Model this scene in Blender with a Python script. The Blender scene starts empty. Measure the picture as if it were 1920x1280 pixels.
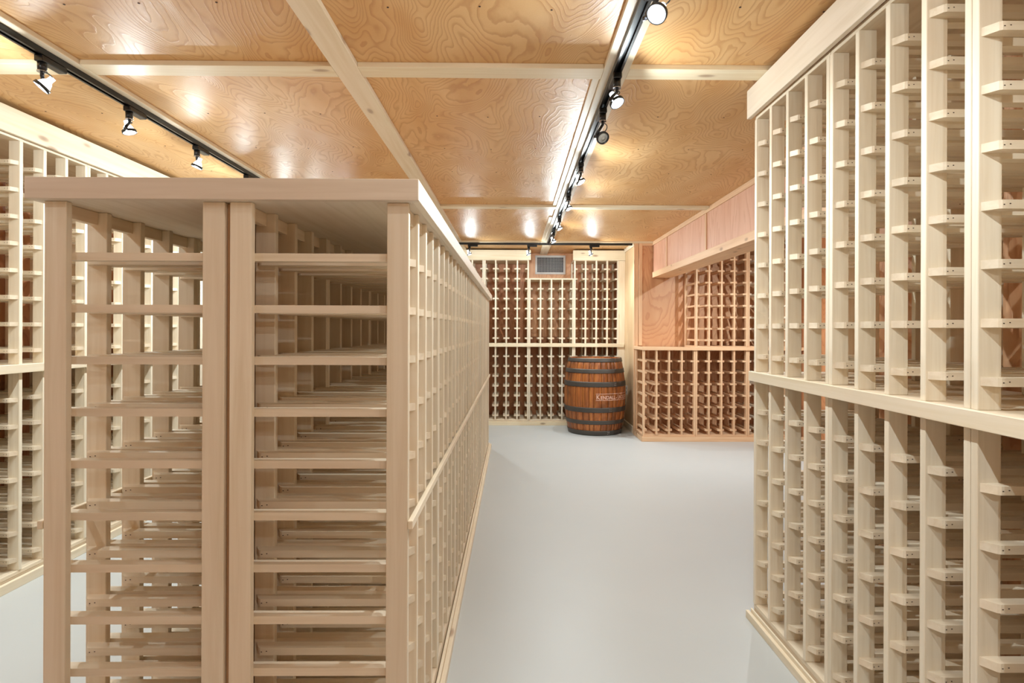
import bpy, bmesh, math, random
from mathutils import Vector, Matrix
random.seed(7)
PI = math.pi
SC = bpy.context.scene
COL = SC.collection

# ---------------------------------------------------------------- camera, world, exposure
H = 1.30
cam_d = bpy.data.cameras.new('camera'); cam = bpy.data.objects.new('camera', cam_d); COL.objects.link(cam)
cam.location = (0, 0, H)
cam.rotation_euler = (PI/2, -0.0035, -0.0108)
cam_d.sensor_width = 36; cam_d.lens = 1080*36/1920
cam_d.shift_x = -14.7/1920; cam_d.shift_y = -22/1920
cam_d.clip_start = 0.05; cam_d.clip_end = 60
SC.camera = cam
SC.view_settings.view_transform = 'Standard'; SC.view_settings.look = 'None'
SC.view_settings.gamma = 1; SC.view_settings.use_curve_mapping = False
SC.view_settings.exposure = 0.08
w = bpy.data.worlds.new('world'); SC.world = w; w.use_nodes = True
w.node_tree.nodes['Background'].inputs[0].default_value = (.9, .95, 1, 1)
w.node_tree.nodes['Background'].inputs[1].default_value = 0.3
LAMP_POINT = 11.0      # watts of the bare glow of one bulb
LAMP_SPOT = 34.0       # watts of its beam
SC.cycles.use_denoising = True
SC.cycles.max_bounces = 10; SC.cycles.diffuse_bounces = 6; SC.cycles.glossy_bounces = 3
SC.cycles.sample_clamp_indirect = 6

# ---------------------------------------------------------------- materials
def lin(c):
    return tuple(((v/255)/12.92 if v/255 <= .04045 else (((v/255)+.055)/1.055)**2.4) for v in c) + (1,)
def new_mat(name):
    m = bpy.data.materials.new(name); m.use_nodes = True
    return m, m.node_tree.nodes, m.node_tree.links, m.node_tree.nodes['Principled BSDF']
def math_n(N, L, op, a, b=None, c=None):
    n = N.new('ShaderNodeMath'); n.operation = op
    for i, v in enumerate((a, b, c)):
        if v is None: continue
        if isinstance(v, (int, float)): n.inputs[i].default_value = v
        else: L.new(v, n.inputs[i])
    return n.outputs[0]
def mix(N, L, fac, a, b, mode='MIX'):
    n = N.new('ShaderNodeMix'); n.data_type = 'RGBA'; n.blend_type = mode
    for s, v in ((0, fac), (6, a), (7, b)):
        if isinstance(v, (int, float, tuple)): n.inputs[s].default_value = v
        else: L.new(v, n.inputs[s])
    return n.outputs[2]
def shifted(N, L, k=37.0):
    tc = N.new('ShaderNodeTexCoord'); oi = N.new('ShaderNodeObjectInfo')
    mul = math_n(N, L, 'MULTIPLY', oi.outputs['Random'], k)
    cmb = N.new('ShaderNodeCombineXYZ')
    for i in range(3): L.new(mul, cmb.inputs[i])
    add = N.new('ShaderNodeVectorMath'); add.operation = 'ADD'
    L.new(tc.outputs['Object'], add.inputs[0]); L.new(cmb.outputs[0], add.inputs[1])
    return add.outputs[0], oi.outputs['Random'], tc
def mapping(N, L, vec, scale):
    m = N.new('ShaderNodeMapping'); m.inputs['Scale'].default_value = scale
    L.new(vec, m.inputs['Vector']); return m.outputs[0]
def noise(N, L, vec, scale, detail=3, rough=.5, dist=0):
    n = N.new('ShaderNodeTexNoise'); n.inputs['Scale'].default_value = scale
    n.inputs['Detail'].default_value = detail; n.inputs['Roughness'].default_value = rough
    n.inputs['Distortion'].default_value = dist
    L.new(vec, n.inputs['Vector']); return n.outputs['Fac']
def ramp(N, L, fac, stops):
    r = N.new('ShaderNodeValToRGB'); e = r.color_ramp.elements
    while len(e) < len(stops): e.new(.5)
    for el, (p, c) in zip(e, stops):
        el.position = p; el.color = c if len(c) == 4 else tuple(c) + (1,)
    L.new(fac, r.inputs[0]); return r.outputs[0]

def solid_wood(name, light, dark, axis='z', knots=0.0, vary=.16, rough=.5, pink=None):
    """planed softwood: straight fine grain along one axis, each board a little different"""
    m, N, L, P = new_mat(name)
    vec, rnd, tc = shifted(N, L)
    s = {'x': (1.2, 26, 26), 'y': (26, 1.2, 26), 'z': (26, 26, 1.2)}[axis]
    g = noise(N, L, mapping(N, L, vec, s), 1.6, 4, .55, .6)
    s2 = {'x': (.8, 5, 5), 'y': (5, .8, 5), 'z': (5, 5, .8)}[axis]
    b = noise(N, L, mapping(N, L, vec, s2), 1.2, 2, .5, .3)
    c = ramp(N, L, g, [(.28, lin(dark)), (.62, lin(light))])
    p = pink or tuple(max(0, v-d) for v, d in zip(light, (8, 15, 18)))
    c = mix(N, L, ramp(N, L, b, [(.4, (0, 0, 0)), (.75, (1, 1, 1))]), c, mix(N, L, .6, c, lin(p)))
    f = math_n(N, L, 'MULTIPLY_ADD', rnd, vary, 1-vary*.6)
    hs = N.new('ShaderNodeHueSaturation'); L.new(f, hs.inputs['Value']); L.new(c, hs.inputs['Color'])
    c = hs.outputs[0]
    if knots:
        sk = {'x': (3.0, 8, 8), 'y': (8, 3.0, 8), 'z': (8, 8, 3.0)}[axis]
        v = N.new('ShaderNodeTexVoronoi'); v.inputs['Scale'].default_value = 1.0
        L.new(mapping(N, L, vec, sk), v.inputs['Vector'])
        k = ramp(N, L, v.outputs['Distance'], [(.0, (1, 1, 1)), (.09, (.6, .6, .6)), (.13, (.1, .1, .1)), (.17, (0, 0, 0))])
        c = mix(N, L, math_n(N, L, 'MULTIPLY', k, knots), c, lin((128, 84, 52)))
    L.new(c, P.inputs['Base Color']); P.inputs['Roughness'].default_value = rough
    P.inputs['Specular IOR Level'].default_value = .35
    bp = N.new('ShaderNodeBump'); bp.inputs['Strength'].default_value = .06; bp.inputs['Distance'].default_value = .002
    L.new(g, bp.inputs['Height']); L.new(bp.outputs[0], P.inputs['Normal'])
    return m

def plywood(name, light, dark, line, stretch, rough=.36, k=15, coat=.0):
    """rotary-cut fir plywood: wandering contour lines of the growth rings"""
    m, N, L, P = new_mat(name)
    vec, rnd, tc = shifted(N, L)
    v1 = mapping(N, L, vec, stretch)
    big = noise(N, L, v1, .85, 2.2, .36, .55)
    small = noise(N, L, v1, 7.0, 2, .5, .0)
    f = math_n(N, L, 'ADD', math_n(N, L, 'MULTIPLY', big, k), math_n(N, L, 'MULTIPLY', small, .8))
    fr = math_n(N, L, 'FRACT', f)
    ring = ramp(N, L, fr, [(0, (0, 0, 0)), (.55, (.18, .18, .18)), (.86, (1, 1, 1)), (.95, (.85, .85, .85)), (1, (0, 0, 0))])
    fine = noise(N, L, mapping(N, L, vec, tuple(v*v*14 for v in stretch)), 4, 3, .6, 0)
    c = mix(N, L, ramp(N, L, noise(N, L, v1, 1.3, 2, .5, .4), [(.3, (0, 0, 0)), (.7, (1, 1, 1))]), lin(light), lin(dark))
    amt = math_n(N, L, 'MULTIPLY', ring, .44)
    c = mix(N, L, amt, c, lin(line))
    c = mix(N, L, math_n(N, L, 'MULTIPLY', fine, .35), c, mix(N, L, .5, c, lin(line)))
    hs = N.new('ShaderNodeHueSaturation'); L.new(math_n(N, L, 'MULTIPLY_ADD', rnd, .12, .93), hs.inputs['Value'])
    L.new(c, hs.inputs['Color'])
    L.new(hs.outputs[0], P.inputs['Base Color']); P.inputs['Roughness'].default_value = rough
    P.inputs['Coat Weight'].default_value = coat; P.inputs['Coat Roughness'].default_value = .22
    bp = N.new('ShaderNodeBump'); bp.inputs['Strength'].default_value = .32; bp.inputs['Distance'].default_value = .0016
    L.new(math_n(N, L, 'MULTIPLY_ADD', fine, .8, ring), bp.inputs['Height']); L.new(bp.outputs[0], P.inputs['Normal'])
    return m

def plain(name, col, rough=.5, metal=0, spec=.5):
    m, N, L, P = new_mat(name)
    vec, rnd, tc = shifted(N, L)
    n = noise(N, L, vec, 9, 3, .5)
    c = mix(N, L, n, lin(col), lin(tuple(v*.86 for v in col)))
    L.new(c, P.inputs['Base Color']); P.inputs['Roughness'].default_value = rough
    P.inputs['Metallic'].default_value = metal; P.inputs['Specular IOR Level'].default_value = spec
    return m

PALE = (235, 224, 203); PALE_D = (221, 206, 180)
M_post = solid_wood('pale_wood_upright', PALE, PALE_D, 'z', vary=.14)
M_rung = solid_wood('pale_wood_rung', (234, 221, 199), (219, 202, 175), 'y', vary=.14)
M_pbrd = solid_wood('pale_wood_board', (232, 217, 193), (215, 196, 167), 'x', vary=.1)
M_pine = solid_wood('knotty_pine_x', (235, 222, 194), (223, 204, 168), 'x', knots=.8, vary=.08)
M_piney = solid_wood('knotty_pine_y', (234, 221, 198), (222, 205, 174), 'y', knots=.8, vary=.08)
M_pinez = solid_wood('knotty_pine_z', (235, 220, 194), (223, 201, 168), 'z', knots=.6, vary=.08)
M_cap = solid_wood('cap_wood', (225, 212, 194), (213, 197, 177), 'x', vary=.05)
M_capy = solid_wood('cap_wood_y', (235, 224, 206), (221, 208, 186), 'y', vary=.05)
M_ply = plywood('ceiling_plywood', (226, 188, 136), (212, 165, 108), (172, 112, 62), (3.5, 1.6, 1), coat=0, k=38, rough=.42)
M_ply.node_tree.nodes['Principled BSDF'].inputs['Specular IOR Level'].default_value = .26
M_plyw = plywood('wall_plywood', (226, 180, 138), (214, 162, 118), (184, 118, 78), (3.0, 3.0, 1.1), rough=.45, k=26)
DIM_WARM, DIM_WARM_D = (226, 192, 156), (212, 172, 134)  # dimmer light of the alcove racks, put into a darker, warmer wood colour
M_wpost = solid_wood('dimmed_wood_upright', DIM_WARM, DIM_WARM_D, 'z', vary=.14)
M_wrung = solid_wood('dimmed_wood_rung', DIM_WARM, DIM_WARM_D, 'y', vary=.14)
M_wbrd = solid_wood('dimmed_wood_board', DIM_WARM, DIM_WARM_D, 'x', knots=.6, vary=.1)
M_wx = solid_wood('warm_pine_x', (232, 196, 158), (216, 174, 134), 'x', knots=.8, vary=.06)
M_wy = solid_wood('warm_pine_y', (232, 196, 158), (216, 174, 134), 'y', knots=.8, vary=.06)
M_wz = solid_wood('warm_pine_z', (230, 192, 154), (214, 170, 130), 'z', knots=.6, vary=.06)
M_div = solid_wood('shaded_divider_wood', (186, 152, 118), (160, 124, 90), 'z')  # darkened wood: carries the shade of the recessed gap in its colour
M_plyd = plywood('shaded_wall_plywood', (206, 148, 104), (192, 130, 86), (158, 92, 56), (3.0, 3.0, 1.1), rough=.5, k=26)  # darker copy of the wall plywood, shade behind the racks as colour
M_plys = plywood('soffit_plywood', (226, 180, 152), (218, 168, 138), (196, 136, 106), (4.2, 4.6, .9), rough=.5, k=8)
M_plyp = plywood('pale_plywood', (232, 204, 164), (224, 192, 148), (204, 164, 118), (2, 2, .5), rough=.5, k=6)
M_black = plain('black_enamel', (22, 22, 24), .28)
M_hole = plain('nail_hole', (70, 48, 34), .8)
M_white = plain('white_enamel', (225, 225, 222), .4)
M_dark = plain('duct_shade', (40, 44, 58), .8)
M_steel = plain('polished_metal', (190, 190, 195), .2, 1)

def floor_mat():
    m, N, L, P = new_mat('grey_floor_paint')
    tc = N.new('ShaderNodeTexCoord')
    n = noise(N, L, tc.outputs['Object'], .8, 4, .5)
    c = mix(N, L, n, lin((192, 194, 192)), lin((184, 187, 186)))
    sp = noise(N, L, tc.outputs['Object'], 60, 2, .5)
    c = mix(N, L, ramp(N, L, sp, [(.74, (0, 0, 0)), (.8, (.35, .35, .35))]), c, lin((150, 150, 148)))
    L.new(c, P.inputs['Base Color'])
    r = math_n(N, L, 'MULTIPLY_ADD', noise(N, L, tc.outputs['Object'], 3, 3), .12, .34)
    L.new(r, P.inputs['Roughness'])
    bp = N.new('ShaderNodeBump'); bp.inputs['Strength'].default_value = .08; bp.inputs['Distance'].default_value = .004
    L.new(noise(N, L, tc.outputs['Object'], 14, 3), bp.inputs['Height']); L.new(bp.outputs[0], P.inputs['Normal'])
    return m
M_floor = floor_mat()
def lens_mat():
    m, N, L, P = new_mat('lit_lens')
    P.inputs['Base Color'].default_value = (1, 1, 1, 1)
    P.inputs['Emission Color'].default_value = (.93, .97, 1, 1); P.inputs['Emission Strength'].default_value = 14
    return m
M_lit = lens_mat()
def lit_glass():
    m, N, L, P = new_mat('glowing_reflector_glass')
    P.inputs['Base Color'].default_value = (.9, .9, .95, 1)
    P.inputs['Emission Color'].default_value = (.93, .97, 1, 1); P.inputs['Emission Strength'].default_value = 3.5
    return m
M_litback = lit_glass()
M_unlit = plain('unlit_lens', (170, 168, 160), .25)
def stave_mat():
    m, N, L, P = new_mat('barrel_oak')
    vec, rnd, tc = shifted(N, L)
    g = noise(N, L, mapping(N, L, vec, (22, 22, 1.2)), 1.5, 4, .6, .5)
    c = ramp(N, L, g, [(.3, lin((112, 60, 26))), (.5, lin((160, 92, 42))), (.7, lin((186, 118, 60)))])
    st = noise(N, L, mapping(N, L, tc.outputs['Object'], (3, 3, 3)), 1.4, 3, .6)
    c = mix(N, L, ramp(N, L, st, [(.5, (0, 0, 0)), (.72, (.75, .75, .75))]), c, lin((84, 40, 18)))
    hs = N.new('ShaderNodeHueSaturation'); L.new(math_n(N, L, 'MULTIPLY_ADD', rnd, .4, .75), hs.inputs['Value'])
    L.new(c, hs.inputs['Color']); L.new(hs.outputs[0], P.inputs['Base Color'])
    P.inputs['Roughness'].default_value = .42
    return m
M_oak = stave_mat()
M_hoop = plain('dark_hoop_iron', (92, 87, 82), .5, .6)
M_print = plain('pale_print', (236, 190, 168), .6)
M_head = solid_wood('barrel_head_wood', (190, 150, 116), (150, 110, 80), 'x', vary=.2)

# ---------------------------------------------------------------- helpers
def link(name, me, parent=None, loc=(0, 0, 0), rot=(0, 0, 0)):
    o = bpy.data.objects.new(name, me); COL.objects.link(o)
    o.location = loc; o.rotation_euler = rot
    if parent is not None: o.parent = parent
    return o
def to_mesh(name, bm, mats):
    me = bpy.data.meshes.new(name); bm.to_mesh(me); bm.free()
    for m in (mats if isinstance(mats, (list, tuple)) else [mats]): me.materials.append(m)
    return me
def add_box(bm, a, b, mi=0, bev=0):
    x0, y0, z0 = a; x1, y1, z1 = b
    vs = [bm.verts.new(p) for p in ((x0,y0,z0),(x1,y0,z0),(x1,y1,z0),(x0,y1,z0),(x0,y0,z1),(x1,y0,z1),(x1,y1,z1),(x0,y1,z1))]
    fs = [bm.faces.new([vs[i] for i in q]) for q in ((0,3,2,1),(4,5,6,7),(0,1,5,4),(1,2,6,5),(2,3,7,6),(3,0,4,7))]
    for f in fs: f.material_index = mi
    if bev:
        es = list({e for f in fs for e in f.edges})
        bmesh.ops.bevel(bm, geom=es, offset=bev, segments=1, affect='EDGES', profile=.5)
    return fs
def box_me(name, size, mat, bev=.0012):
    bm = bmesh.new(); add_box(bm, (0, 0, 0), size, 0, bev); return to_mesh(name, bm, mat)
def box(name, a, b, mat, parent=None, bev=.0015):
    return link(name, box_me(name, tuple(b[i]-a[i] for i in range(3)), mat, bev), parent, a)
def thing(name, label, cat, loc=(0, 0, 0), rotz=0, group=None):
    o = bpy.data.objects.new(name, None); COL.objects.link(o); o.empty_display_size = .1
    o.location = loc; o.rotation_euler = (0, 0, rotz)
    o['label'] = label; o['category'] = cat
    if group: o['group'] = group
    return o
def tag(o, label, cat, group=None):
    o['label'] = label; o['category'] = cat
    if group: o['group'] = group
    return o
def struct(o): o['kind'] = 'structure'; return o
def add_tube(bm, p0, p1, r0, r1=None, seg=12, mi=0, caps=True):
    r1 = r0 if r1 is None else r1
    p0, p1 = Vector(p0), Vector(p1); d = (p1-p0).normalized()
    u = d.orthogonal().normalized(); v = d.cross(u)
    A = [bm.verts.new(p0+(u*math.cos(t)+v*math.sin(t))*r0) for t in [2*PI*i/seg for i in range(seg)]]
    B = [bm.verts.new(p1+(u*math.cos(t)+v*math.sin(t))*r1) for t in [2*PI*i/seg for i in range(seg)]]
    for i in range(seg):
        f = bm.faces.new((A[i], A[(i+1) % seg], B[(i+1) % seg], B[i])); f.smooth = True; f.material_index = mi
    if caps:
        f = bm.faces.new(A[::-1]); f.material_index = mi
        f = bm.faces.new(B); f.material_index = mi
def add_lathe(bm, prof, seg=20, mi=0, close=False):
    rings = [[bm.verts.new((r*math.cos(2*PI*i/seg), r*math.sin(2*PI*i/seg), z)) for i in range(seg)] for r, z in prof]
    n = len(rings)
    for k in range(n if close else n-1):
        A, B = rings[k], rings[(k+1) % n]
        for i in range(seg):
            f = bm.faces.new((A[i], A[(i+1) % seg], B[(i+1) % seg], B[i])); f.smooth = True; f.material_index = mi
    return rings

# ---------------------------------------------------------------- dimensions
CEIL = 2.406
T = .0205            # thickness of an upright
CELL = .148          # spacing of the uprights
WID = 4*CELL + T     # one rack section
STEP = .6145         # section to section
DEP = .46            # rack depth
PD = .056            # depth of an upright's face
RXF = 1.082          # right rack front
LXF = -2.495         # left rack front
BYF = 7.85           # back rack front
AYF = 6.72           # alcove rack front
XL, XR, YB, YN = -2.98, 3.40, 8.335, -1.9

# ---------------------------------------------------------------- room shell
fl = struct(box('floor', (XL-.1, YN-.1, -.1), (XR+.1, YB+.1, 0), M_floor, bev=0))
ceil = struct(box('ceiling', (XL-.1, YN-.1, CEIL+.012), (XR+.1, YB+.1, CEIL+.1), M_plyp, bev=0))
def wall(name, a, b, mat=M_plyd): return struct(box(name, a, b, mat, bev=0))
wall('wall_left', (XL-.1, YN-.1, 0), (XL, YB+.1, CEIL+.012))
wall('wall_back', (XL, YB, 0), (1.52, YB+.1, CEIL+.012))
wall('wall_right', (XR, YN, 0), (XR+.1, 7.20, CEIL+.012))
wall('wall_front', (XL, YN-.1, 0), (XR+.1, YN, CEIL+.012), M_plyp)
part = wall('wall_partition', (1.575, YN, 0), (1.62, 2.60, CEIL+.012), M_plyw)
ret = wall('wall_return', (1.52, 7.20, 0), (1.60, YB+.1, CEIL+.012), M_plyp)
alc = wall('wall_alcove', (1.60, 7.20, 0), (XR+.1, 7.30, CEIL+.012), M_plyw)

# ceiling panels and battens (children of the ceiling)
def child(name, a, b, mat, parent, bev=.0015):
    o = box(name, a, b, mat, None, bev); o.parent = parent
    o.location = Vector(a) - parent.location; return o
STRX = [-2.98, -1.845, -.704, .426, 1.745, 2.69, 3.40]
STRY = [-1.9, -.32, 2.44, 5.14, 7.20, 8.335]
screws = bmesh.new()
for i in range(len(STRX)-1):
    for j in range(len(STRY)-1):
        a, b = STRX[i]+.004, STRX[i+1]-.004; c, d = STRY[j]+.004, STRY[j+1]-.004
        child('plywood_panel', (a, c, CEIL), (b, d, CEIL+.0118), M_ply, ceil, 0)
        nx = 4; ny = max(2, int((d-c)/.45))
        for p in range(1, nx):
            for q in range(1, ny):
                x = a+(b-a)*p/nx+random.uniform(-.02, .02); y = c+(d-c)*q/ny+random.uniform(-.02, .02)
                add_tube(screws, (x, y, CEIL-.0012), (x, y, CEIL+.001), .0042, seg=6)
so = link('screws', to_mesh('screws', screws, M_hole), ceil); so.location = -ceil.location; so['kind'] = 'stuff'
BT = .021
SX0, SX1, SZ = 1.736, 1.965, 1.955
for x in STRX[1:-1]:
    if x == 1.745: continue
    child('batten', (x-.053, YN, CEIL-BT), (x+.053, YB, CEIL), M_piney, ceil)
for y in STRY[1:-1]:
    xs = [XL] + [v for v in STRX[1:-1]] + [XR]
    for i in range(len(xs)-1):
        a = xs[i] + (0 if xs[i] in (XL, 1.745) else .0535); b = xs[i+1] - (0 if xs[i+1] in (XR, 1.745) else .0535)
        if xs[i] == 1.745: a = SX1+.001
        if xs[i+1] == 1.745: b = SX0-.005
        child('batten', (a, y-.05, CEIL-BT), (b, y+.05, CEIL), M_pine, ceil)
child('edge_strip', (.34, 2.50, CEIL-.010), (.372, 5.085, CEIL), M_piney, ceil)
child('edge_strip', (.34, 5.60, CEIL-.010), (.372, 7.145, CEIL), M_piney, ceil)

# trims of the walls at the far right corner
child('corner_trim', (1.503, 7.183, 0), (1.52, 7.225, CEIL-.001), M_wz, ret)
child('corner_trim', (1.521, 7.183, 0), (1.556, 7.1995, CEIL-.001), M_wz, ret)
child('corner_trim', (1.562, 7.178, 1.11), (1.606, 7.1995, CEIL-.001), M_wz, alc)
child('top_trim', (1.607, 7.182, CEIL-.05), (1.735, 7.1995, CEIL-.001), M_wx, alc)
bb = struct(box('baseboard_return', (1.500, 7.226, 0), (1.5195, BYF-.012, .085), M_piney))
struct(box('trim_1', (1.502, 7.226, CEIL-.05), (1.5195, BYF-.03, CEIL-.001), M_piney))
# panels of the back wall behind the vent and alcove sheets
child('plywood_panel', (.20, YB-.012, 1.2), (.86, YB-.0005, CEIL-.001), M_plyw, bpy.data.objects['wall_back'], 0)

# soffit box hanging from the ceiling at the right
SX0, SX1, SZ = 1.736, 1.965, 1.955
sof = struct(box('wall_soffit', (SX0+.02, 2.75, SZ+.018), (SX1, 7.178, CEIL-.0005), M_plyp, bev=0))
ys = [2.75, 3.86, 5.20, 6.54, 7.178]
for a, b in zip(ys, ys[1:]):
    child('plywood_panel', (SX0+.008, a+.003, SZ+.07), (SX0+.0198, b-.003, CEIL-.04), M_plys, sof, 0)
for y in ys[1:-1]:
    child('batten', (SX0-.002, y-.017, SZ+.071), (SX0+.0078, y+.017, CEIL-.047), M_wz, sof)
child('top_trim', (SX0-.004, 2.75, CEIL-.046), (SX0+.0078, 7.178, CEIL-.0005), M_wy, sof)
child('bottom_trim', (SX0-.006, 2.75, SZ), (SX0+.0078, 7.178, SZ+.07), M_wy, sof)
child('bottom_board', (SX0+.008, 2.75, SZ), (SX1, 7.178, SZ+.0175), M_wy, sof)

# ---------------------------------------------------------------- wine racks
def rung_me():
    bm = bmesh.new()
    L0, L1 = .006, DEP-.006; W = .031; C = .021; Z = T
    pts = [(0, L0), (W*.9, L0+C*.85), (W, L0+C*1.15), (W, L1-C*1.15), (W*.9, L1-C*.85), (0, L1)]
    for zz in (0,):
        bot = [bm.verts.new((x, y, -Z)) for x, y in pts]; top = [bm.verts.new((x, y, 0)) for x, y in pts]
    bm.faces.new(bot[::-1]); bm.faces.new(top)
    for i in range(6): bm.faces.new((bot[i], bot[(i+1) % 6], top[(i+1) % 6], top[i]))
    bmesh.ops.recalc_face_normals(bm, faces=bm.faces)
    for y0 in (.034, .048, DEP-.034, DEP-.048):          # nail holes on the outer face
        dz = -Z*.45 + random.uniform(-.002, .002)
        vs = [bm.verts.new((W+.0004, y0+.0024*math.cos(t), dz+.0014*math.sin(t))) for t in [2*PI*i/6 for i in range(6)]]
        f = bm.faces.new(vs); f.material_index = 1
        if f.normal.x < 0: f.normal_flip()
    return to_mesh('rung', bm, [M_rung, M_hole])
RUNG_PALE = rung_me()
RUNG_WARM = RUNG_PALE.copy(); RUNG_WARM.name = 'rung_warm'; RUNG_WARM.materials[0] = M_wrung
_post = {}
def post_me(h, warm, d=PD):
    k = (round(h, 4), d, warm)
    if k not in _post: _post[k] = box_me('post', (T, d, h), M_wpost if warm else M_post, .0014)
    return _post[k]
def rack(label, loc, rotz, z0, z1, levels, group, plinth=0, joined=False, topb='board', warm=False):
    """one section of rack. local x along the front, y into the depth. z0: underside of bottom board, z1: top"""
    M_brd = M_wbrd if warm else M_pbrd; RUNG = RUNG_WARM if warm else RUNG_PALE
    r = thing('wine_rack', label, 'wine rack', (loc[0], loc[1], 0), rotz, group)
    if plinth:
        link('plinth', box_me('plinth', (WID, DEP-.02, plinth), M_brd), r, (0, .004, 0))
    link('bottom_board', box_me('bottom_board', (WID, DEP-.006, T), M_brd), r, (0, .003, z0))
    pz0 = z0+T+.0002; 
    if topb == 'board':
        link('top_board', box_me('top_board', (WID, DEP-.006, T), M_brd), r, (0, .003, z1-T)); pz1 = z1-T-.0002
    else:
        for y in (.012, DEP-.012-.02):
            for k in range(4):
                link('top_rail', box_me('top_rail', (CELL-T-.0004, .02, .036), M_brd), r, (k*CELL+T+.0002, y, z1-.036))
        pz1 = z1
    pm = post_me(pz1-pz0, warm)
    for k in range(5):
        for y in (0, DEP-PD): link('post', pm, r, (k*CELL, y, pz0))
    if not joined:
        for z in levels:
            for k in range(5):
                if k < 4: link('rung', RUNG, r, (k*CELL+T, 0, z))
                if k > 0: link('rung', RUNG, r, (k*CELL, DEP, z), (0, 0, PI))
    else:
        bm = bmesh.new()
        for z in levels:
            for k in range(5):
                for s in (0, 1):
                    if (s == 0 and k == 4) or (s == 1 and k == 0): continue
                    t = bmesh.new(); t.from_mesh(RUNG)
                    M = Matrix.Translation((k*CELL+(T if s == 0 else 0), 0 if s == 0 else DEP, z)) @ Matrix.Rotation(PI*s, 4, 'Z')
                    t.transform(M); me = bpy.data.meshes.new('t'); t.to_mesh(me); t.free(); bm.from_mesh(me); bpy.data.meshes.remove(me)
        o = link('rungs', to_mesh('rungs', bm, [M_rung, M_hole]), r); o['kind'] = 'stuff'
    return r
LOW = [.140+.1345*k for k in range(7)]
UPP = [1.194+.1355*k for k in range(8)]
UPP_S = UPP[:6]
ISL = [.1425+.1355*k for k in range(11)]
LZ0, LZ1, UZ0, UZ1 = .0565, 1.0948, 1.0952, 2.266
def pair(lab_up, lab_lo, loc, rotz, gu, gl, joined=False, upper=True, ulev=UPP, uz1=UZ1, warm=False):
    rack(lab_lo, loc, rotz, LZ0, LZ1, LOW, gl, plinth=.056, joined=joined, warm=warm)
    if upper: rack(lab_up, loc, rotz, UZ0, uz1, ulev, gu, joined=joined, warm=warm)

# right wall: three sections, origin at the far end, running towards the camera
where = ['far end of the right-hand wall', 'middle of the right-hand wall', 'right photo edge, nearest the camera']
for i in range(3):
    pair('upper pale wood rack section at the ' + where[i], 'lower pale wood rack section at the ' + where[i],
         (RXF, 2.58-STEP*i), -PI/2, 'upper racks of the right wall', 'lower racks of the right wall')
# left wall
ordn = ['first', 'second', 'third', 'fourth', 'fifth', 'sixth', 'seventh', 'eighth', 'ninth', 'tenth']
LY0 = 2.786-2*STEP
nl = 9
for i in range(nl):
    y = LY0+STEP*i
    if i < 3: wh = ['left wall, just outside the photo', 'left wall, cut by the photo edge', 'left wall, just left of the island'][i]
    else: wh = 'left wall, %s one seen through the island' % ordn[i-3]
    pair('upper pale rack section on the ' + wh, 'lower pale rack section on the ' + wh,
         (LXF, y), PI/2, 'upper racks of the left wall', 'lower racks of the left wall', joined=(i == 0 or i > 5))
# back wall
bx = [.209+T*0-STEP*3, .209-STEP*2, .209-STEP, .209, .209+STEP]
bw = ['back wall, hidden behind the island top', 'back wall, beside the far island end',
      'back wall, just left of the vent', 'back wall, below the white vent', 'back wall, right of the vent above the barrel']
bl = ['back wall, hidden behind the island', 'back wall, beside the far island end', 'back wall, next left of the one below the vent',
      'back wall, below the vent and left of the barrel', 'back wall, directly behind the barrel']
for i, x in enumerate(bx):
    s = (i == 3)
    pair('upper wine rack section on the ' + bw[i], 'lower wine rack section on the ' + bl[i], (x, BYF), 0,
         'upper racks of the back wall', 'lower racks of the back wall', joined=(i < 1), ulev=UPP_S if s else UPP, uz1=2.005 if s else UZ1)
# alcove
aw = ['left end, below the bare plywood wall', 'middle, below the upper rack', 'right end, half hidden by the right-hand racks']
for i in range(3):
    pair('upper alcove wine rack section ' + ('' if i == 0 else ['', 'under the ceiling soffit, beside the bare plywood', 'partly hidden behind the right-hand racks'][i]),
         'lower alcove wine rack section at the ' + aw[i], (1.518+STEP*i, AYF), 0, 'upper racks of the alcove', 'lower racks of the alcove',
         upper=(i > 0), joined=(i == 2), warm=True)
# island: two rows back to back, eight sections each
IY0, IXR, IXL = 1.492, -.272, -1.206
ITOP = 1.6265
for i in range(8):
    y = IY0+STEP*i
    nm = ordn[i] if i < 7 else 'eighth and last'
    rack('full-height island rack section facing the aisle, %s from the front end' % nm, (IXR, y), PI/2, LZ0, ITOP, ISL,
         'island racks facing the aisle', plinth=.056, joined=i > 3, topb='rail')
    rack('full-height island rack section facing the left wall, %s from the front' % nm, (IXL, y+WID), -PI/2, LZ0, ITOP, ISL,
         'island racks facing the left wall', plinth=.056, joined=i > 3, topb='rail')
IY1 = IY0+STEP*7+WID
tag(box('divider_panel', (-.7455, IY0+.014, .0), (-.7345, IY1-.008, ITOP-.002), M_div), 'thin sheet added in the gap between the island racks, coloured brown like its shade', 'panel')  # sheet added to fill the dark gap between the rows
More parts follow.
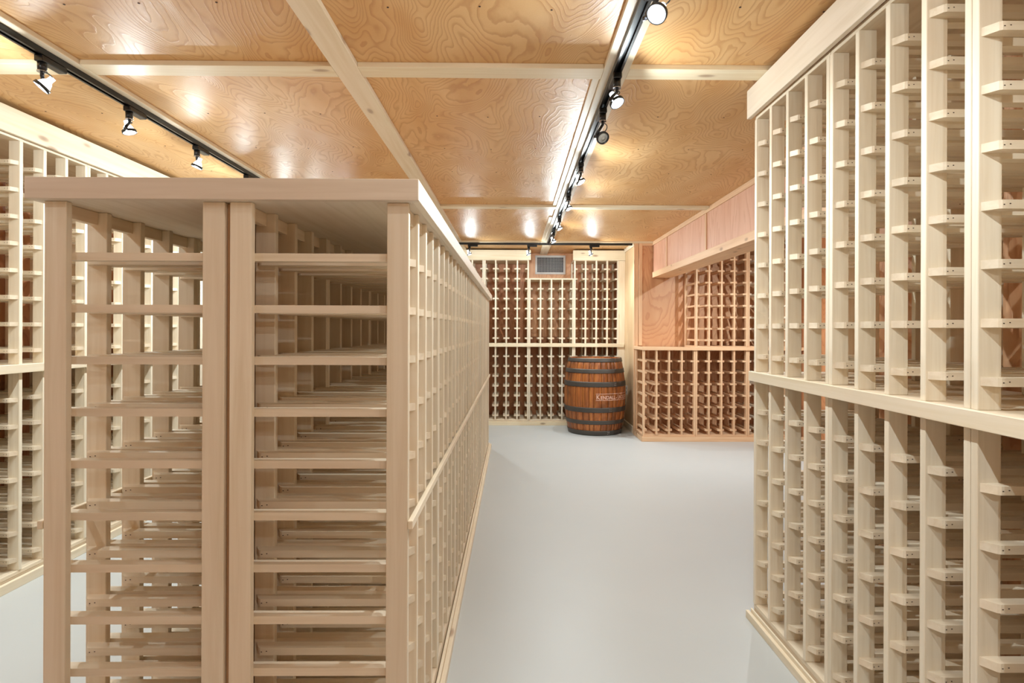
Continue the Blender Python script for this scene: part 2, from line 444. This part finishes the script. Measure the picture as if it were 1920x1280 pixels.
# island top
cap = thing('island_top', 'flat pale wooden top with thick edge boards covering the island racks', 'countertop', (-.7375, (IY0+IY1)/2, ITOP))
def rel(name, a, b, mat, par, bev=.0015):
    o = box(name, a, b, mat, None, bev); o.parent = par
    o.location = Vector(a)-par.location; return o
ex0, ex1, ey0, ey1 = -1.233, -.242, 1.462, IY1+.03
rel('top_panel', (ex0+.0202, ey0+.0202, ITOP+.0005), (ex1-.0202, ey1-.0202, ITOP+.034), M_capy, cap)
rel('edge_board', (ex0, ey0, ITOP), (ex1, ey0+.02, ITOP+.0545), M_cap, cap)
rel('edge_board', (ex0, ey1-.02, ITOP), (ex1, ey1, ITOP+.0545), M_cap, cap)
rel('edge_board', (ex1-.02, ey0+.0202, ITOP), (ex1, ey1-.0202, ITOP+.0545), M_capy, cap)
rel('edge_board', (ex0, ey0+.0202, ITOP), (ex0+.02, ey1-.0202, ITOP+.0545), M_capy, cap)
# strip along the aisle face of the island
tag(box('rail_strip', (IXR+.0005, IY0-.004, .784), (IXR+.0135, IY1, .806), M_piney), 'thin pale wooden strip running along the island face at half height', 'trim strip')
tag(box('rail_strip', (IXL-.0135, IY0-.004, .784), (IXL-.0005, IY1, .806), M_piney), 'thin wooden strip along the island side facing the left wall', 'trim strip')
# base strips of the island
tag(box('base_strip', (IXR+.0005, IY0, 0), (IXR+.012, IY1, .046), M_piney), 'pale wooden base strip along the island foot on the aisle side', 'trim strip')
tag(box('base_strip', (IXR+.0125, IY0, 0), (IXR+.030, IY1, .034), M_piney), 'low outer moulding on the floor along the island aisle side', 'trim strip')
tag(box('base_strip', (IXL-.024, IY0, 0), (IXL-.0005, IY1, .04), M_piney), 'base strip along the island foot facing the left wall', 'trim strip')
# mid rails
tag(box('mid_rail', (RXF-.020, 2.58-STEP*2-WID-.01, 1.074), (RXF-.0005, 2.593, 1.117), M_piney), 'knotty pine rail between upper and lower racks of the right wall', 'rail')
tag(box('mid_rail', (LXF+.0005, LY0, 1.074), (LXF+.020, BYF-.4, 1.117), M_piney), 'pine rail between upper and lower racks of the left wall', 'rail')
tag(box('mid_rail', (-2.25, BYF-.020, 1.068), (1.503, BYF-.0005, 1.116), M_pine), 'pine rail across the back wall racks above the barrel', 'rail')
tag(box('mid_rail', (1.503, AYF-.020, 1.066), (XR-.002, AYF-.0005, 1.104), M_wx), 'pine rail across the front of the alcove racks', 'rail')
# side rail and end skirt of the alcove rack
tag(box('mid_rail', (1.503, AYF, 1.066), (1.5175, 7.182, 1.104), M_wy), 'short pine rail on the left side of the alcove rack', 'rail')
# base strips of the wall racks
def base(nm, a, b, m, lab): tag(box('base_strip', a, b, m), lab, 'trim strip')
base('', (RXF-.008, 2.58-STEP*2-WID-.01, 0), (RXF-.0005, 2.588, .050), M_piney, 'inner base strip at the foot of the right-hand racks')
base('', (RXF-.024, 2.58-STEP*2-WID-.01, 0), (RXF-.0085, 2.604, .034), M_piney, 'outer pine moulding on the floor before the right-hand racks')
base('', (LXF+.0005, LY0, 0), (LXF+.020, BYF-.4, .046), M_piney, 'pine base strip at the foot of the left wall racks')
base('', (-2.25, BYF-.018, 0), (1.4995, BYF-.0005, .050), M_pine, 'pine base strip at the foot of the back wall racks')
base('', (1.503, AYF-.018, 0), (XR-.002, AYF-.0005, .056), M_wx, 'pine base strip at the front foot of the alcove racks')
base('', (1.499, AYF-.018, 0), (1.5025, 7.182, .056), M_wy, 'pine base strip along the left side of the alcove rack')
# fascia boards between rack tops and ceiling
def fas(a, b, m, lab): tag(box('fascia_board', a, b, m), lab, 'board')
fas((RXF-.028, 2.58-STEP*2-WID-.01, 2.256), (RXF-.008, 2.60, CEIL-BT-.001), M_capy, 'wide pale board above the right-hand racks below the ceiling')
fas((LXF+.008, LY0, 2.256), (LXF+.028, BYF-.03, CEIL-BT-.001), M_piney, 'wide pale board above the left wall racks below the ceiling')
fas((-2.465, BYF-.022, 2.250), (.232, BYF-.002, CEIL-BT-.001), M_pine, 'golden pine board above the back racks, left of the vent')
fas((.806, BYF-.022, 2.250), (1.519, BYF-.002, CEIL-BT-.001), M_pine, 'golden pine board above the back racks, right of the vent')
tag(box('filler_board', (1.4365, BYF-.001, .0), (1.519, BYF+.018, 2.249), M_pinez), 'upright pine filler board right of the back racks, beside the barrel', 'board')
tag(box('filler_board', (.832, BYF, 2.27), (.85, YB-.013, CEIL-BT-.001), M_plyw), 'short plywood side board right of the vent recess', 'board')
tag(box('filler_board', (.186, BYF, 2.27), (.204, YB-.013, CEIL-BT-.001), M_plyw), 'short plywood side board left of the vent recess', 'board')

# ---------------------------------------------------------------- air vent
vt = thing('air_vent', 'white rectangular air vent with a square grille under the ceiling on the back wall', 'vent', (.527, YB-.012, 2.102))
vw, vh = .436, .272
bm = bmesh.new()
f = .030
add_box(bm, (-vw/2, -.014, 0), (vw/2, 0, f), 0, .002); add_box(bm, (-vw/2, -.014, vh-f), (vw/2, 0, vh), 0, .002)
add_box(bm, (-vw/2, -.014, f), (-vw/2+f, 0, vh-f), 0, .002); add_box(bm, (vw/2-f, -.014, f), (vw/2, 0, vh-f), 0, .002)
link('frame', to_mesh('frame', bm, M_white), vt)
link('duct_shade_sheet', box_me('duct_shade_sheet', (vw-2*f, .002, vh-2*f), M_dark, 0), vt, (-vw/2+f, -.003, f))  # flat dark sheet standing in for the unlit hollow of the duct
nv, nh = 18, 10
vm = box_me('vertical_slat', (.0032, .004, vh-2*f), M_white, 0); hm = box_me('horizontal_slat', (vw-2*f, .004, .0032), M_white, 0)
for i in range(1, nv): link('vertical_slat', vm, vt, (-vw/2+f+(vw-2*f)*i/nv-.003, -.008, f))
for i in range(1, nh): link('horizontal_slat', hm, vt, (-vw/2+f, -.0125, f+(vh-2*f)*i/nh-.0025))
# outlet
ot = thing('wall_outlet', 'small white outlet plate on the pale wall right of the barrel', 'outlet', (1.52, 7.70, .44))
link('plate', box_me('plate', (.006, .075, .118), M_white, .001), ot, (-.006, -.0375, 0))
link('socket', box_me('socket', (.002, .034, .028), M_unlit, .0005), ot, (-.0082, -.017, .018))
link('socket', box_me('socket', (.002, .034, .028), M_unlit, .0005), ot, (-.0082, -.017, .070))

# ---------------------------------------------------------------- barrel
BH, RB, RE = .948, .392, .334
BX, BY = 1.045, 7.395
br = thing('wine_barrel', 'brown oak wine barrel with dark iron hoops standing on the floor in the far corner', 'barrel', (BX, BY, 0), 0)
def brad(z):
    t = (z-BH/2)/(BH/2); return RB-(RB-RE)*(abs(t)**2.0)
NS = 30; rnd2 = random.Random(3)
ang = [0]; 
for i in range(NS): ang.append(ang[-1]+rnd2.uniform(.7, 1.3))
ang = [a/ang[-1]*2*PI for a in ang]
for i in range(NS):
    a0, a1 = ang[i]+.0035, ang[i+1]-.0035
    bm = bmesh.new(); rows = []
    for k in range(13):
        z = .004+(BH-.006)*k/12; r = brad(z)-.0015+rnd2.uniform(0, .0004)
        row = [bm.verts.new((rr*math.cos(a), rr*math.sin(a), z)) for rr, a in ((r-.004, a0), (r, a0+.006), (r, (a0+a1)/2), (r, a1-.006), (r-.004, a1), (r-.026, a1), (r-.026, a0))]
        rows.append(row)
    for k in range(12):
        for q in range(7):
            fc = bm.faces.new((rows[k][q], rows[k][(q+1) % 7], rows[k+1][(q+1) % 7], rows[k+1][q])); fc.smooth = q in (1, 2)
    bm.faces.new(rows[0][::-1]); bm.faces.new(rows[-1])
    link('stave', to_mesh('stave', bm, M_oak), br)
def lathe_obj(name, prof, mat, parent, seg=64, close=True):
    bm = bmesh.new(); add_lathe(bm, prof, seg, 0, close); bmesh.ops.recalc_face_normals(bm, faces=bm.faces)
    return link(name, to_mesh(name, bm, mat), parent)
for z0, z1 in ((.003, .062), (.141, .190), (.290, .350), (.602, .665), (.768, .820), (.904, .950)):
    n = 5; prof = []
    for k in range(n+1):
        z = z0+(z1-z0)*k/n; prof.append((brad(min(z, BH))+.0042, z))
    prof += [(brad(min(z1, BH))+.0002, z1), (brad(z0)+.0002, z0)]
    h = lathe_obj('hoop', prof, M_hoop, br)
    bm = bmesh.new()
    for s in (-1, 1):
        a = -1.25 + (z0*7 % 2.0); zz = (z0+z1)/2+s*.011; r = brad(zz)+.004
        for da in (0, .05):
            p = Vector((r*math.cos(a+da), r*math.sin(a+da), zz)); nn = Vector((math.cos(a+da), math.sin(a+da), 0))
            add_tube(bm, p, p+nn*.003, .006, .004, 10)
    link('rivets', to_mesh('rivets', bm, M_steel), h)
for i in range(8):       # planks of the barrel head
    R0 = RE-.024; w0 = 2*R0/8; y0 = -R0+i*w0+.001; y1 = y0+w0-.002
    bm = bmesh.new(); pts = []
    for k in range(5): y = y0+(y1-y0)*k/4; pts.append((math.sqrt(max(0, R0*R0-y*y)), y))
    for k in range(4, -1, -1): y = y0+(y1-y0)*k/4; pts.append((-math.sqrt(max(0, R0*R0-y*y)), y))
    bot = [bm.verts.new((x, y, BH-.040)) for x, y in pts]; top = [bm.verts.new((x, y, BH-.020)) for x, y in pts]
    bm.faces.new(bot[::-1]); bm.faces.new(top)
    for k in range(10): bm.faces.new((bot[k], bot[(k+1) % 10], top[(k+1) % 10], top[k]))
    bmesh.ops.remove_doubles(bm, verts=bm.verts, dist=1e-5)
    link('head_plank', to_mesh('head_plank', bm, M_head), br)
# printed lettering wrapped round the belly
def text_mesh(s, size):
    cu = bpy.data.curves.new('t', 'FONT'); cu.body = s; cu.size = size; cu.resolution_u = 2
    cu.offset = .0014
    o = bpy.data.objects.new('t', cu); COL.objects.link(o)
    dg = bpy.context.evaluated_depsgraph_get(); me = bpy.data.meshes.new_from_object(o.evaluated_get(dg))
    bpy.data.objects.remove(o); return me
pr = bmesh.new(); xcur = 0
ZT = .455; A0 = -PI/2-.085
for s, sz in (('K', .078), ('ENDALL', .060), ('-', .060), ('J', .078), ('ACKSON', .060)):
    me = text_mesh(s, sz); xs = [v.co.x for v in me.vertices]; mn = min(xs); mx = max(xs)
    for v in me.vertices: v.co.x += xcur-mn
    xcur += mx-mn+.007; pr.from_mesh(me)
bmesh.ops.triangulate(pr, faces=pr.faces)
LT = xcur
for z0 in (-.016, .062):
    for k in range(40):
        xa, xb = -.008+(LT+.016)*k/40, -.008+(LT+.016)*(k+1)/40
        pr.faces.new([pr.verts.new(p) for p in ((xa, z0, 0), (xb, z0, 0), (xb, z0+.006, 0), (xa, z0+.006, 0))])
sc_ = 1.0
for v in pr.verts:
    z = ZT+v.co.y; r = brad(z)+.0012; a = A0+v.co.x*.92/RB
    v.co = Vector((r*math.cos(a), r*math.sin(a), z))
o = link('printed_lettering', to_mesh('printed_lettering', pr, M_print), br); o['label'] = 'pale pink printed name between two lines'
lathe_obj('bung', [(.0, 0), (.022, 0), (.022, .01), (0, .01)], M_head, br, 16, False)
bo = bpy.data.objects['bung']; bo.location = (RB*math.cos(2.3)-.002*math.cos(2.3), RB*math.sin(2.3), BH/2)
bo.rotation_euler = Vector((math.cos(2.3), math.sin(2.3), 0)).to_track_quat('Z', 'Y').to_euler()

# ---------------------------------------------------------------- lighting tracks and heads
TZ = CEIL-BT
def track(label, p0, p1, along):
    L = p1-p0
    t = thing('lighting_track', label, 'lighting track', (0, 0, 0))
    if along[0] == 'y': t.location = (along[1], p0, TZ); t.rotation_euler = (0, 0, PI/2)
    else: t.location = (p0, along[1], TZ)
    bm = bmesh.new(); W = .018
    for a, b in (((0, -W, -.006), (L, W, 0)), ((0, -W, -.024), (L, -W+.004, -.006)), ((0, W-.004, -.024), (L, W, -.006)),
                 ((0, -W+.004, -.024), (L, -.008, -.020)), ((0, .008, -.024), (L, W-.004, -.020))):
        add_box(bm, a, b)
    link('channel', to_mesh('channel', bm, M_black), t)
    for x in (-.006, L): link('end_cap', box_me('end_cap', (.006, .036, .025), M_black, .001), t, (x, -.018, -.025))
    return t
RTX, LTX, BTY = .424, -1.845, 7.20
track('black lighting track along the ceiling above the aisle', -1.2, 7.10, ('y', RTX))
track('black lighting track along the ceiling left of the island', -1.2, 7.00, ('y', LTX))
track('black lighting track across the ceiling before the back wall', -.68, 1.475, ('x', BTY))
track('black lighting track on the alcove ceiling, hidden behind the soffit', 2.9, 6.5, ('y', 2.43))

def head(label, x, y, rotz, yaw, tilt, lit=True, group='lit track spotlights', zdrop=0.0, power=1.0):
    """adapter on the track, stem, gimbal ring, reflector bulb. yaw/tilt aim the bulb; tilt 0 = straight down"""
    t = thing('track_spotlight', label, 'spotlight', (x, y, TZ-.0245), rotz, group)
    link('adapter', box_me('adapter', (.036, .125, .024), M_black, .003), t, (-.018, -.02, -.024))
    bm = bmesh.new(); add_tube(bm, (0, 0, -.024), (0, 0, -.058), .0165, .0155, 16)
    link('swivel', to_mesh('swivel', bm, M_black), t)
    bm = bmesh.new(); add_tube(bm, (0, 0, -.057), (0, 0, -.061), .0175, .0175, 16)
    link('chrome_collar', to_mesh('chrome_collar', bm, M_steel), t)
    C = Vector((0, 0, -.118-zdrop))
    D = Vector((math.sin(tilt)*math.cos(yaw), math.sin(tilt)*math.sin(yaw), -math.cos(tilt)))
    side = D.cross(Vector((0, 0, 1)))
    side = side.normalized() if side.length > 1e-3 else Vector((1, 0, 0))
    piv = C + side*.034
    bm = bmesh.new(); add_tube(bm, (0, 0, -.060), Vector((0, 0, -.078)), .007, .007, 10)
    add_tube(bm, Vector((0, 0, -.076)), piv+Vector((0, 0, .012)), .0065, .0065, 10); add_tube(bm, piv+Vector((0, 0, .014)), piv-side*.004, .0065, .0065, 10)
    link('stem', to_mesh('stem', bm, M_black), t)
    bm = bmesh.new(); add_tube(bm, piv-side*.006, piv+side*.012, .0065, .0065, 10)
    link('knob', to_mesh('knob', bm, M_black), t)
    q = (-D).to_track_quat('Z', 'Y').to_euler()
    bm = bmesh.new(); add_lathe(bm, [(.0255, -.007), (.031, -.007), (.031, .005), (.0255, .005)], 24, 0, True)
    bmesh.ops.recalc_face_normals(bm, faces=bm.faces)
    link('gimbal_ring', to_mesh('gimbal_ring', bm, M_black), t, C, q)
    bm = bmesh.new(); rr = add_lathe(bm, [(.0253, .0), (.0235, .010), (.018, .024), (.011, .034), (.0105, .052)], 20)
    bm.faces.new(rr[-1])
    b = link('bulb', to_mesh('bulb', bm, M_litback if lit else M_unlit), t, C, q)
    bm = bmesh.new(); rr = add_lathe(bm, [(.0252, .001), (.018, -.003), (.008, -.005)], 20); bm.faces.new(rr[-1][::-1])
    link('lens', to_mesh('lens', bm, M_lit if lit else M_unlit), b)
    # supply lead from the swivel to the bulb
    bm = bmesh.new(); E = C - D*.052
    pts = []; P0 = Vector((.0, .006, -.064)); out = (-side*.05 + Vector((0, 0, .0)))
    for k in range(9):
        s = k/8; pts.append(P0*(1-s)**3 + (P0+out)*3*s*(1-s)**2 + (E+out*.8)*3*s*s*(1-s) + E*s**3)
    for a, c in zip(pts, pts[1:]): add_tube(bm, a, c, .0022, .0022, 6)
    link('lead', to_mesh('lead', bm, M_black), t)
    if lit:
        for nm, ty, pw in (('bulb_glow', 'POINT', LAMP_POINT), ('bulb_beam', 'SPOT', LAMP_SPOT)):
            ld = bpy.data.lights.new(nm, ty); ld.energy = pw*power; ld.color = (.86, .965, 1.0); ld.shadow_soft_size = .012
            if ty == 'SPOT': ld.spot_size = math.radians(125); ld.spot_blend = .9
            lo = bpy.data.objects.new(nm, ld); COL.objects.link(lo); lo.parent = t
            lo.location = C + D*.016; lo.rotation_euler = q
    return t
FR, LF, BK = 0.0, PI, -PI/2
rt = [(-.5, 0, .5, 'added unseen behind the camera'), (.85, 0, .5, 'just outside the photo top edge'),  # first one: unseen extra lamp, made stronger to brighten the island front
      (1.71, -2.3, .75, 'at the top edge of the photo'), (2.38, -.8, .55, 'just nearer than the dark unlit one'), (2.76, -1.2, .9, ''),
      (3.66, -.4, .6, 'first beyond the dark unlit one'), (4.47, -.4, .5, 'second beyond the dark unlit one'),
      (5.36, -.4, .5, 'third beyond the dark unlit one'), (6.15, -.4, .5, 'last before the cross track')]
for y, yaw, tilt, wh in rt:
    lit = y != 2.76
    head(('lit black track spotlight on the aisle track, ' + wh) if lit else 'unlit black track spotlight with its round face turned towards the camera',
         RTX, y, 0, yaw, tilt, lit, 'lit spotlights on the aisle track' if lit else None, zdrop=0 if lit else .02, power=1.9 if y < 0 else 1)
lt = [(.4, PI, .5, 'left of the camera, out of view'), (1.4, PI, .5, 'first outside the photo left edge'),
      (2.27, PI+.5, .7, 'nearest one at the left photo edge'), (2.78, .2, .25, 'middle one of three seen above the island'),
      (3.37, PI+.3, .35, 'right-hand one of three seen above the island'), (4.00, PI, .5, 'at the island top edge, head hidden'),
      (4.7, PI, .5, 'hidden behind the island'), (5.4, PI, .5, 'hidden far behind the island'), (6.2, PI, .5, 'hidden at the far end of the island')]
for y, yaw, tilt, wh in lt:
    head('lit black track spotlight on the left track, ' + wh, LTX, y, 0, yaw, tilt, True, 'lit spotlights on the left track')
for x, wh in ((-.555, 'left one, above the island end'), (.185, 'middle one, left of the vent'), (.965, 'right one, right of the vent')):
    head('lit spotlight on the cross track by the back wall, ' + wh, x, BTY, -PI/2, -PI/2+PI*0 + PI, .45, True, 'lit spotlights on the cross track')
for y, wh in ((3.3, 'nearest'), (4.4, 'middle'), (5.43, 'farthest')):
    head('lit spotlight of the hidden alcove track, %s of three' % wh, 2.43, y, 0, PI/2, .45, True, 'lit spotlights of the alcove', power=2.4 if y > 5 else .4)
